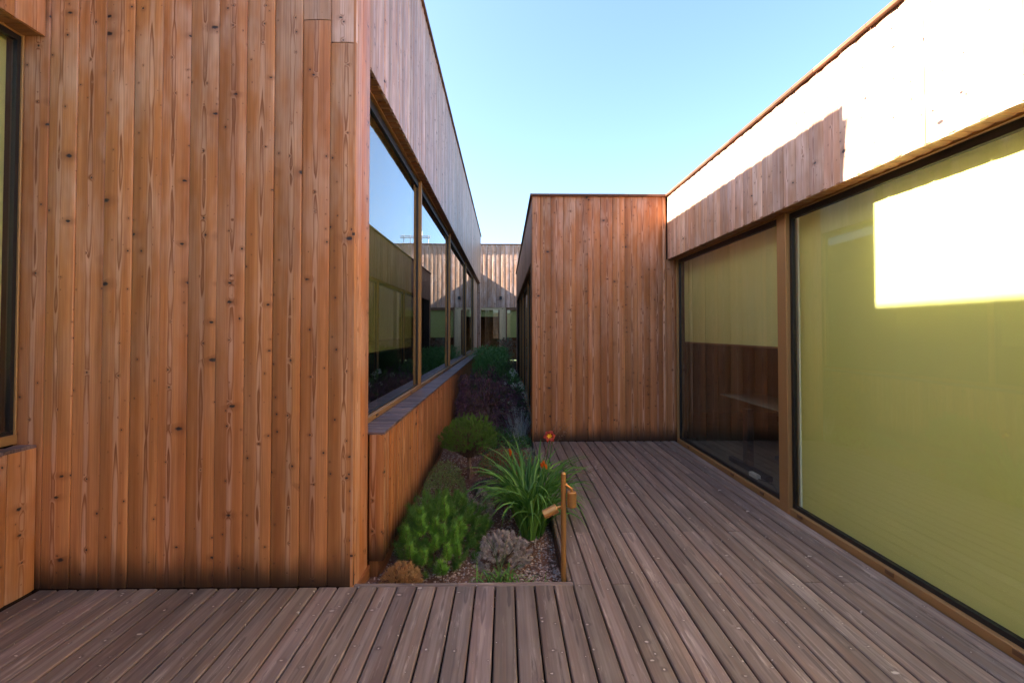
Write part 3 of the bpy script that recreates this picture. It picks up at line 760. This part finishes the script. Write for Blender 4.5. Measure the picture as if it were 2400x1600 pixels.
def needles_on(lv, p, d, L, nl, n, w, fan=.9, r0=.3, r1=1.0, tip=True):
    d = Vector(d).normalized(); a = d.orthogonal().normalized(); b = d.cross(a); p = Vector(p)
    for i in range(n):
        t = random.random(); th = random.uniform(0, 6.283); f = fan*(1-.35*t)*random.uniform(.8, 1.15)
        q = d*math.cos(f)+(a*math.cos(th)+b*math.sin(th))*math.sin(f)
        lv.needle(p+d*(L*t), q, nl*random.uniform(.75, 1.1), w, random.uniform(r0, r1))

def mugo():
    c = Vector((-.50, 3.72, -.10)); t = thing('mugo_pine', 'bushy mugo pine with bright green young shoots beside the sill box', 'shrub', c)
    dark = Leaves(); new = Leaves(); wd = MB()
    R = Vector((.37, .58, .36))
    for i in range(330):
        d = rdir(-.05); q = random.uniform(.55, 1.0)
        p = c+Vector((d.x*R.x, d.y*R.y, abs(d.z)*R.z))*q*random.uniform(.88, 1.06)
        if p.x < -.80: p.x = -.80+random.uniform(0, .06)
        g = (Vector((d.x*.5, d.y*.5, .75))+rdir()*.35).normalized()
        L = random.uniform(.04, .09)
        needles_on(dark, p, g, L, .046, 110, .0028, 1.15, 0, 1)
        if i % 3 == 0: wd.tube(c+Vector((d.x*.05, d.y*.1, 0)), p, .008, .003, 5, cap=False)
    # upright young shoots on the front
    tips = [(-.60, 3.36, .14, .105), (-.455, 3.50, .20, .13), (-.40, 3.22, .015, .12), (-.50, 3.28, .05, .09), (-.36, 3.34, .09, .11), (-.66, 3.22, .03, .09), (-.56, 3.18, .01, .08),
            (-.33, 3.26, .03, .09), (-.72, 3.36, .08, .08), (-.44, 3.34, .10, .10), (-.63, 3.5, .17, .09), (-.34, 3.46, .12, .08), (-.43, 3.14, -.04, .08), (-.52, 3.4, .13, .09)]
    for (x, y, z, L) in tips:
        g = Vector((random.uniform(-.15, .15), random.uniform(-.45, -.15), 1)).normalized(); p = Vector((x, y, z))
        needles_on(new, p, g, L, .052, 260, .0034, 1.12, 0, 1)
        wd.tube(p-g*.1, p+g*(L*.95), .005, .002, 5, cap=False)
        for k in range(3):
            gg = (g+rdir()*.9).normalized(); needles_on(new, p-g*.02, gg, L*.6, .046, 110, .003, 1.1, 0, .7)
    dark.build('foliage', M['pine'], t); new.build('young_shoots', M['pine_new'], t); wd.build('branches', M['bark'], t)
mugo()

def puff(name, label, c, R, mat, nshoot, nn, nl, w, L=.05, zsq=1.0, seed=1):
    random.seed(seed); c = Vector(c); t = thing(name, label, 'shrub', c)
    lv = Leaves(); wd = MB()
    for i in range(nshoot):
        d = rdir(-.15); q = random.uniform(.62, 1.0) if i % 3 else random.uniform(.3, .7)
        p = c+Vector((d.x*R[0], d.y*R[1], max(.0, d.z)*R[2]+.02))*q
        g = (d+Vector((0, 0, .35))+rdir()*.35).normalized()
        needles_on(lv, p, g, L*random.uniform(.7, 1.2), nl, nn, w, .8, 0, 1)
        if i % 4 == 0: wd.tube(c, p, .004, .002, 4, cap=False)
    lv.build('foliage', mat, t); wd.build('stems', M['bark'], t)
def lumpy(name, label, c, R, n, seed):
    random.seed(seed); c = Vector(c); t = thing(name, label, 'shrub', c); lv = Leaves(); wd = MB()
    for i in range(n):
        d = rdir(-.12); q = random.uniform(.78, 1.0)
        p = c+Vector((d.x*R[0], d.y*R[1], max(0, d.z)*R[2]+.015))*q*(1+.08*math.sin(i*1.7)); axis = (d+Z*.5+rdir()*.4).normalized()
        rr = random.uniform(.020, .036); tone = random.random()*.7
        for k in range(190):
            u = rdir(-1); b = p+axis*(rr*.35*u.dot(axis))
            g = (u+axis*.2).normalized(); lv.needle(b, g, rr*random.uniform(.5, .85), .0048, min(1, tone+.3*random.random()))
        if i % 3 == 0: wd.tube(c, c.lerp(p, .8), .004, .003, 4, cap=False)
    lv.build('foliage', M['mauve'], t); wd.build('stems', M['bark'], t)
puff('dry_dwarf_pine', 'small tan dried dwarf pine at the front left of the bed by the deck edge', (-.695, 3.11, -.12), (.125, .11, .13), M['tan'], 330, 50, .026, .0022, .02, seed=3)
lumpy('mauve_dwarf_conifer', 'larger mauve-grey dwarf conifer in the gravel, nearest the spotlight post', (-.02, 3.42, -.12), (.205, .20, .22), 150, 4)
lumpy('mauve_dwarf_conifer', 'smaller mauve-grey dwarf conifer behind the bright green mugo pine', (-.235, 4.25, -.12), (.14, .16, .25), 60, 5)

def dome_pine():
    random.seed(11)
    c = Vector((-.42, 5.45, .30)); t = thing('dome_pine', 'small pine clipped to a green dome on a thin bare stem', 'small tree', (-.40, 5.38, GZ))
    wd = MB(); wd.tube((-.395, 5.36, GZ-.03), (-.42, 5.42, .12), .020, .017, 8); wd.tube((-.425, 5.38, GZ-.03), (-.435, 5.44, .14), .014, .012, 8)
    lv = Leaves(); br = MB()
    for i in range(950):
        d = rdir(-.28); q = random.uniform(.72, 1.0) if i % 4 else random.uniform(.4, .75)
        lump = 1+.10*math.sin(d.x*7+2)*math.cos(d.y*6)+.05*math.sin(d.z*11)
        p = c+Vector((d.x*.32, d.y*.34, (d.z*.27 if d.z > 0 else d.z*.25)))*q*lump
        g = (d+Vector((0, 0, .5))+rdir()*.3).normalized()
        needles_on(lv, p, g, .03, .026, 46, .0028, 1.1, 0, 1)
        if i % 5 == 0: br.tube((-.425, 5.43, .1), p, .007, .003, 4, cap=False)
    for i in range(26):
        a = random.uniform(0, 6.28); p = c+Vector((.28*math.cos(a)*random.random(), .3*math.sin(a)*random.random(), .25))
        needles_on(lv, p, (random.gauss(0, .3), random.gauss(0, .3), 1), .05, .022, 50, .0024, .7, .5, 1)
    wd.build('stem', M['bark'], t); br.build('branches', M['bark'], t); lv.build('crown', M['pine_dome'], t)
dome_pine()

def maple():
    random.seed(12)
    c = Vector((-.33, 7.75, GZ)); t = thing('purple_maple', 'dark purple cut-leaf maple mounded over the bed behind the dome pine', 'small tree', c)
    lv = Leaves(); wd = MB()
    wd.tube(c, c+Vector((.03, 0, .5)), .035, .025, 8)
    for i in range(1500):
        d = rdir(.0); q = random.uniform(.75, 1.0) if i % 4 else random.uniform(.45, .8)
        lump = 1+.09*math.sin(d.x*9+1)*math.cos(d.y*7)
        p = c+Vector((d.x*.74, d.y*1.05, .12+d.z*1.0))*q*lump
        if p.x < -.80: p.x = -.80+random.random()*.08; 
        if p.z < .86 and p.x < -.74: p.x = -.74+random.random()*.05
        if p.x > .36: p.x = .36-random.random()*.05
        out = Vector((d.x, d.y, -.55)).normalized()
        for k in range(7):
            g = (out+rdir()*.75); g.z -= .25
            lv.leaf(p+rdir()*.03, g, random.uniform(.05, .085), .010, random.random())
        if i % 9 == 0: wd.tube(c+Vector((.03, 0, .45)), p, .010, .003, 5, cap=False)
    lv.build('foliage', M['maple'], t); wd.build('trunk', M['bark'], t)
maple()

def hydrangea():
    random.seed(13)
    c = Vector((.12, 8.6, GZ)); t = thing('hydrangea', 'leafy hydrangea with white flower heads against the low block corner', 'shrub', c)
    lv = Leaves(); st = MB()
    for i in range(620):
        d = rdir(-.1); p = c+Vector((d.x*.26, d.y*1.25, .08+abs(d.z)*.92))*random.uniform(.6, 1)
        lv.leaf(p, (d+Vector((0, -.2, random.uniform(-.4, .2)))), random.uniform(.09, .14), .07, random.random(), up=Z)
        if i % 14 == 0: st.tube(c+Vector((0, random.uniform(-.5, .5), 0)), p, .006, .004, 4, cap=False)
    lv.build('foliage', M['hydr'], t); st.build('stems', M['bark'], t)
    for i in range(26):
        d = rdir(.25); p = c+Vector((d.x*.26, -abs(d.y)*1.15 if i % 3 else d.y, .08+d.z*.92))
        h = Leaves(); R = random.uniform(.035, .06)
        for k in range(70):
            q = rdir(-.3); h.leaf(p+q*R, q.orthogonal()+rdir()*.3, .017, .017, random.random(), up=q)
        h.build('flower_head', M['petal_white'], t)
hydrangea()

def grass_tuft(name, label, c, n, L, w, lean, droop, mat, spread, seed, cat='grass tuft'):
    random.seed(seed); c = Vector(c); t = Leaves()
    for i in range(n):
        a = random.uniform(0, 6.283); q = math.sqrt(random.random())
        t.strap(c+Vector((math.cos(a)*spread[0]*q, math.sin(a)*spread[1]*q, -.01)), random.uniform(0, 6.283), L*random.uniform(.55, 1.1), w*random.uniform(.7, 1.2), random.uniform(*lean), random.uniform(*droop), random.random(), 6)
    o = t.build(name, mat); tag(o, label, cat); return o
grass_tuft('blue_grass', 'blue-grey ornamental grass beside the corner of the low block', (.20, 7.15, GZ), 150, .60, .010, (.02, .5), (.1, 1.6), M['bluegrass'], (.14, .3), 21)
grass_tuft('grass_tuft', 'fresh green weed grass at the front edge of the bed below the mauve conifer', (-.05, 3.12, GZ), 60, .20, .012, (.2, 1.0), (.6, 2.2), M['lily'], (.16, .05), 22)
grass_tuft('grass_tuft', 'sparse short grass blades in the gravel near the spotlight post', (.19, 3.09, GZ), 34, .10, .006, (.2, 1.1), (.4, 2.0), M['lily'], (.13, .06), 23)
grass_tuft('tall_grass_blade', 'single long grass blades rising in front of the mauve conifer', (-.03, 3.22, GZ), 6, .34, .006, (.1, .5), (.8, 2.0), M['olive'], (.04, .03), 24)
grass_tuft('grass_tuft', 'green grass blades growing behind the mugo pine by the sill box', (-.62, 4.25, GZ), 60, .36, .010, (.05, .6), (.3, 1.6), M['lily'], (.18, .16), 25)

def daylily():
    random.seed(31)
    c = Vector((.235, 4.15, GZ)); t = thing('daylily', 'large daylily clump with arching strap leaves, orange buds and one open red-orange flower', 'flowering plant', c)
    lv = Leaves()
    for i in range(230):
        q = math.sqrt(random.random()); a = random.uniform(0, 6.283)
        p = c+Vector((math.cos(a)*.13*q, math.sin(a)*.42*q, 0))
        az = a+random.gauss(0, .7)
        L = random.uniform(.45, .88)
        lv.strap(p, az, L, random.uniform(.026, .046), random.uniform(.02, .34), random.uniform(1.2, 3.3), random.random(), 9)
    lv.build('leaves', M['lily'], t)
    def stalk(base, tip):
        m = MB(); b, e = Vector(base), Vector(tip); k = (b+e)/2+Vector((.01, 0, .02))
        m.tube(b, k, .005, .004, 6); m.tube(k, e, .004, .003, 6); return m.build('flower_stalk', M['lily'], t)
    def bud(p, d, L=.055):
        lf = Leaves(); d = Vector(d).normalized(); a = d.orthogonal().normalized(); b = d.cross(a)
        for k in range(6):
            th = k*math.pi/3; s = (a*math.cos(th)+b*math.sin(th)); lf.leaf(Vector(p)+s*.004, d*1+s*.12, L, .016, random.random(), up=s)
        lf.build('bud', M['orange'], t)
    f = Vector((.415, 4.22, .625)); stalk((.25, 4.15, GZ), f-Vector((0, 0, .03)))
    face = Vector((-.15, -.75, .55)).normalized(); a = face.orthogonal().normalized(); b = face.cross(a)
    pet = Leaves(); thr = Leaves()
    for k in range(6):
        th = k*math.pi/3+.3; s = a*math.cos(th)+b*math.sin(th)
        wd = .054 if k % 2 else .038
        p0 = f; p1 = f+s*.030+face*.030; p2 = f+s*.050+face*.028
        side = face.cross(s).normalized()
        n = len(pet.v)
        for (pp, ww) in ((p0+s*.015+face*.012, wd*.35), (p1, wd), (p2, wd*.55), (f+s*.062+face*.012, .003)):
            pet.v += [tuple(pp-side*ww/2), tuple(pp-face*.004), tuple(pp+side*ww/2)]; pet.r += [random.random()]*3
        for j in range(3):
            q = n+j*3; pet.f += [(q, q+1, q+4, q+3), (q+1, q+2, q+5, q+4)]
        thr.leaf(f+face*.006, s*.8+face*.75, .036, .022, random.random(), up=face)
    pet.build('flower', M['red'], t); thr.build('flower_throat', M['yellow'], t)
    for (x, y, z, bs) in ((.06, 4.35, .44, (.1, 4.3)), (.05, 4.34, .42, (.1, 4.3)), (.345, 3.98, .43, (.22, 4.0)), (.365, 3.97, .405, (.22, 4.0)), (.33, 3.99, .41, (.22, 4.0)), (.44, 4.2, .60, (.3, 4.15))):
        stalk((bs[0], bs[1], GZ), (x, y, z)); bud((x, y, z), (random.uniform(-.3, .3), -.1, 1))
daylily()

def low_cover(name, label, c, R, n, L, w, mat, seed, kind=None, cat='ground cover', h=.5):
    random.seed(seed); c = Vector(c); t = Leaves()
    for i in range(n):
        a = random.uniform(0, 6.283); q = math.sqrt(random.random())
        e = (1-q*q)**.5
        p = c+Vector((math.cos(a)*R[0]*q, math.sin(a)*R[1]*q, R[2]*e*random.uniform(.35, 1.0)))
        g = Vector((math.cos(a)*q, math.sin(a)*q, random.uniform(0, 1.2)))+rdir()*h
        t.leaf(p, g, L*random.uniform(.6, 1.2), w*random.uniform(.7, 1.2), random.random())
    o = t.build(name, mat)
    if kind: o['kind'] = kind
    tag(o, label, cat)
    return o
low_cover('small_leaved_shrub', 'olive small-leaved shrub against the sill box, behind the mugo pine', (-.62, 4.75, GZ), (.22, .30, .38), 3600, .018, .008, M['olive'], 41, cat='shrub')
low_cover('sedum_patch', 'red and olive sedum patch between the dome pine and the daylily', (-.03, 5.75, GZ), (.30, .60, .20), 4200, .024, .014, M['cover'], 42, 'stuff')
low_cover('sedum_patch', 'green and red sedum patch beside the deck, behind the orange daylily', (.22, 5.5, GZ), (.17, .65, .24), 2600, .026, .014, M['cover'], 43, 'stuff')
low_cover('plum_ground_cover', 'plum-coloured low ground cover in the gravel by the stem of the dome pine', (-.16, 5.0, GZ), (.20, .24, .09), 1700, .022, .014, M['cover_dark'], 44, 'stuff')
low_cover('plum_ground_cover', 'dark twiggy heather between the smaller mauve conifer and the daylily', (-.10, 4.62, GZ), (.15, .18, .18), 1500, .030, .005, M['cover_dark'], 45, cat='heather')
low_cover('grey_green_plant', 'grey-green frosted plant just behind the open daylily flower', (.27, 4.72, GZ), (.12, .2, .52), 1500, .030, .009, M['greygreen'], 46, cat='plant')
low_cover('dark_undergrowth', 'dark leafy undergrowth below the purple maple', (-.2, 7.0, GZ), (.6, .7, .22), 2200, .05, .03, M['hydr'], 47, 'stuff')
low_cover('mixed_foliage', 'dark evergreen mound beyond the purple maple, before the tall perennials', (-.1, 10.2, GZ), (.5, 1.2, 1.1), 4200, .07, .03, M['hydr'], 48, cat='shrub')
low_cover('mauve_foliage', 'brownish low shrub at the right of the bed beyond the hydrangea', (.12, 10.4, GZ), (.24, .9, 1.05), 2200, .06, .02, M['cover_dark'], 49, cat='shrub')
low_cover('small_conifer', 'tiny dark conifer standing against the sill, beyond the purple maple', (-.70, 10.6, GZ), (.10, .14, 1.20), 1500, .04, .008, M['pine'], 50, cat='conifer')
def tall_perennials():
    random.seed(51)
    t = Leaves(); fl = Leaves()
    for i in range(620):
        x = random.uniform(-.80, .02); y = random.uniform(11.6, 14.2)
        t.strap((x, y, GZ), random.uniform(0, 6.28), random.uniform(.95, 1.42), .026, random.uniform(.0, .22), random.uniform(.1, .9), random.random(), 6)
        for k in range(5):
            z = random.uniform(.4, 1.15); t.leaf((x+random.gauss(0, .04), y+random.gauss(0, .04), z), rdir(-.2), .10, .022, random.random())
    o = t.build('tall_perennials', M['tall_green']); tag(o, 'tall dark green perennials before the door at the far end of the bed', 'plants'); o['kind'] = 'stuff'
    for k in range(2):
        t = Leaves(); s = 1-2*k; cx = .05-.0*k; cyy = 15.2+k*.8
        for i in range(400): t.leaf((cx+random.gauss(0, .13), cyy+random.gauss(0, .15), random.uniform(.5, 1.35)), rdir(), .08, .05, random.random())
        o = t.build('pale_shrub', M['greygreen'] if k else M['pod']); tag(o, ['pale buff shrub in front of the right door jamb at the far end', 'grey-green shrub just behind the buff one at the far end'][k], 'shrub')
tall_perennials()
def seed_heads():
    random.seed(61)
    for j, (bx, by, tips) in enumerate([(.42, 4.95, [(.60, 5.0, .66), (.66, 5.05, .60), (.55, 4.95, .50), (.70, 4.95, .57)]), (.44, 4.35, [(.80, 4.35, .33), (.88, 4.3, .31), (.93, 4.32, .34), (.72, 4.4, .30)])]):
        t = thing('seed_head_plant', ['thin plant with upright dry seed pods leaning over the deck by the low block', 'thin stem of tiny dry pods reaching sideways over the deck boards right of the daylily'][j], 'plant', (bx-.06, by, GZ))
        for tp in tips:
            m = MB(); a, b = Vector((bx-.06, by, GZ)), Vector(tp); k = a.lerp(b, .6)+Vector((-.03, 0, .08))
            m.tube(a, k, .003, .002, 5); m.tube(k, b, .002, .0015, 5); m.build('stem', M['pod'], t)
            lf = Leaves()
            for q in range(16):
                p = k.lerp(b, random.uniform(.35, 1.02))+rdir()*.02; lf.leaf(p, rdir(), .014, .010, random.random())
            lf.build('pods', M['pod'], t)
seed_heads()

def gravel():
    rng = np.random.default_rng(5)
    base = np.array([(1, 0, 0), (-1, 0, 0), (0, 1, 0), (0, -1, 0), (0, 0, 1), (0, 0, -1), (.6, .6, .5), (-.6, .6, .5), (.6, -.6, .5), (-.6, -.6, .5)], float)
    fac = [(0, 6, 8), (6, 4, 8), (6, 7, 4), (7, 9, 4), (9, 8, 4), (2, 7, 6), (1, 9, 7), (3, 8, 9), (0, 2, 6), (2, 1, 7), (1, 3, 9), (3, 0, 8), (0, 5, 2), (2, 5, 1), (1, 5, 3), (3, 5, 0)]
    V = []; F = []; Rn = []
    N = 12000
    y = 2.93+rng.random(N)**1.5*4.0; x = -.93+rng.random(N)*1.32
    dens = .5+.5*np.sin(x*6+1.3)*np.sin(y*5+.4)
    keep = (rng.random(N) < .10+.75*dens) | (x > .05)
    k = 0
    for i in range(N):
        if not keep[i]: continue
        s = rng.uniform(.0045, .0125); b = base*np.array([s, s*rng.uniform(.6, 1), s*rng.uniform(.45, .8)])*rng.uniform(.8, 1.2, (10, 1))
        a = rng.uniform(0, 6.28); c, q = math.cos(a), math.sin(a)
        R = np.array([[c, -q, 0], [q, c, 0], [0, 0, 1]])
        z = GZ+.018*math.sin(x[i]*7+y[i]*3)+.014*math.sin(y[i]*11-x[i]*5)+rng.uniform(.0, .008)
        V.append(b@R.T+np.array([x[i], y[i], z])); F += [(f[0]+k, f[1]+k, f[2]+k) for f in fac]; Rn += [rng.random()]*10; k += 10
    o = link('gravel', mesh_from('gravel', np.concatenate(V), F, M['gravel'], None, Rn)); o['kind'] = 'stuff'; tag(o, 'fine pinkish grey gravel scattered over the soil of the planting bed', 'gravel')
gravel()

def rear_building():
    t = thing('rear_building', 'low larch-clad building across the deck behind the camera', 'building', (0, -9, 0))
    w = part_box('wall', (-12, -9.6, -.3), (10, -9.022, ZR2), M['core'], t)
    rest = MB()
    for i in range(110): put_board('board', (-12+.2*(i+.5), -9, 0), X, Y, Z, .2, ZR2, M['upper'], w, into=rest)
    rest.build('boards_far', M['upper'], w, 'stuff')
    part_box('roof', (-12, -15, ZR2-.2), (10, -9.6, ZR2-.05), M['roof'], t)
rear_building()
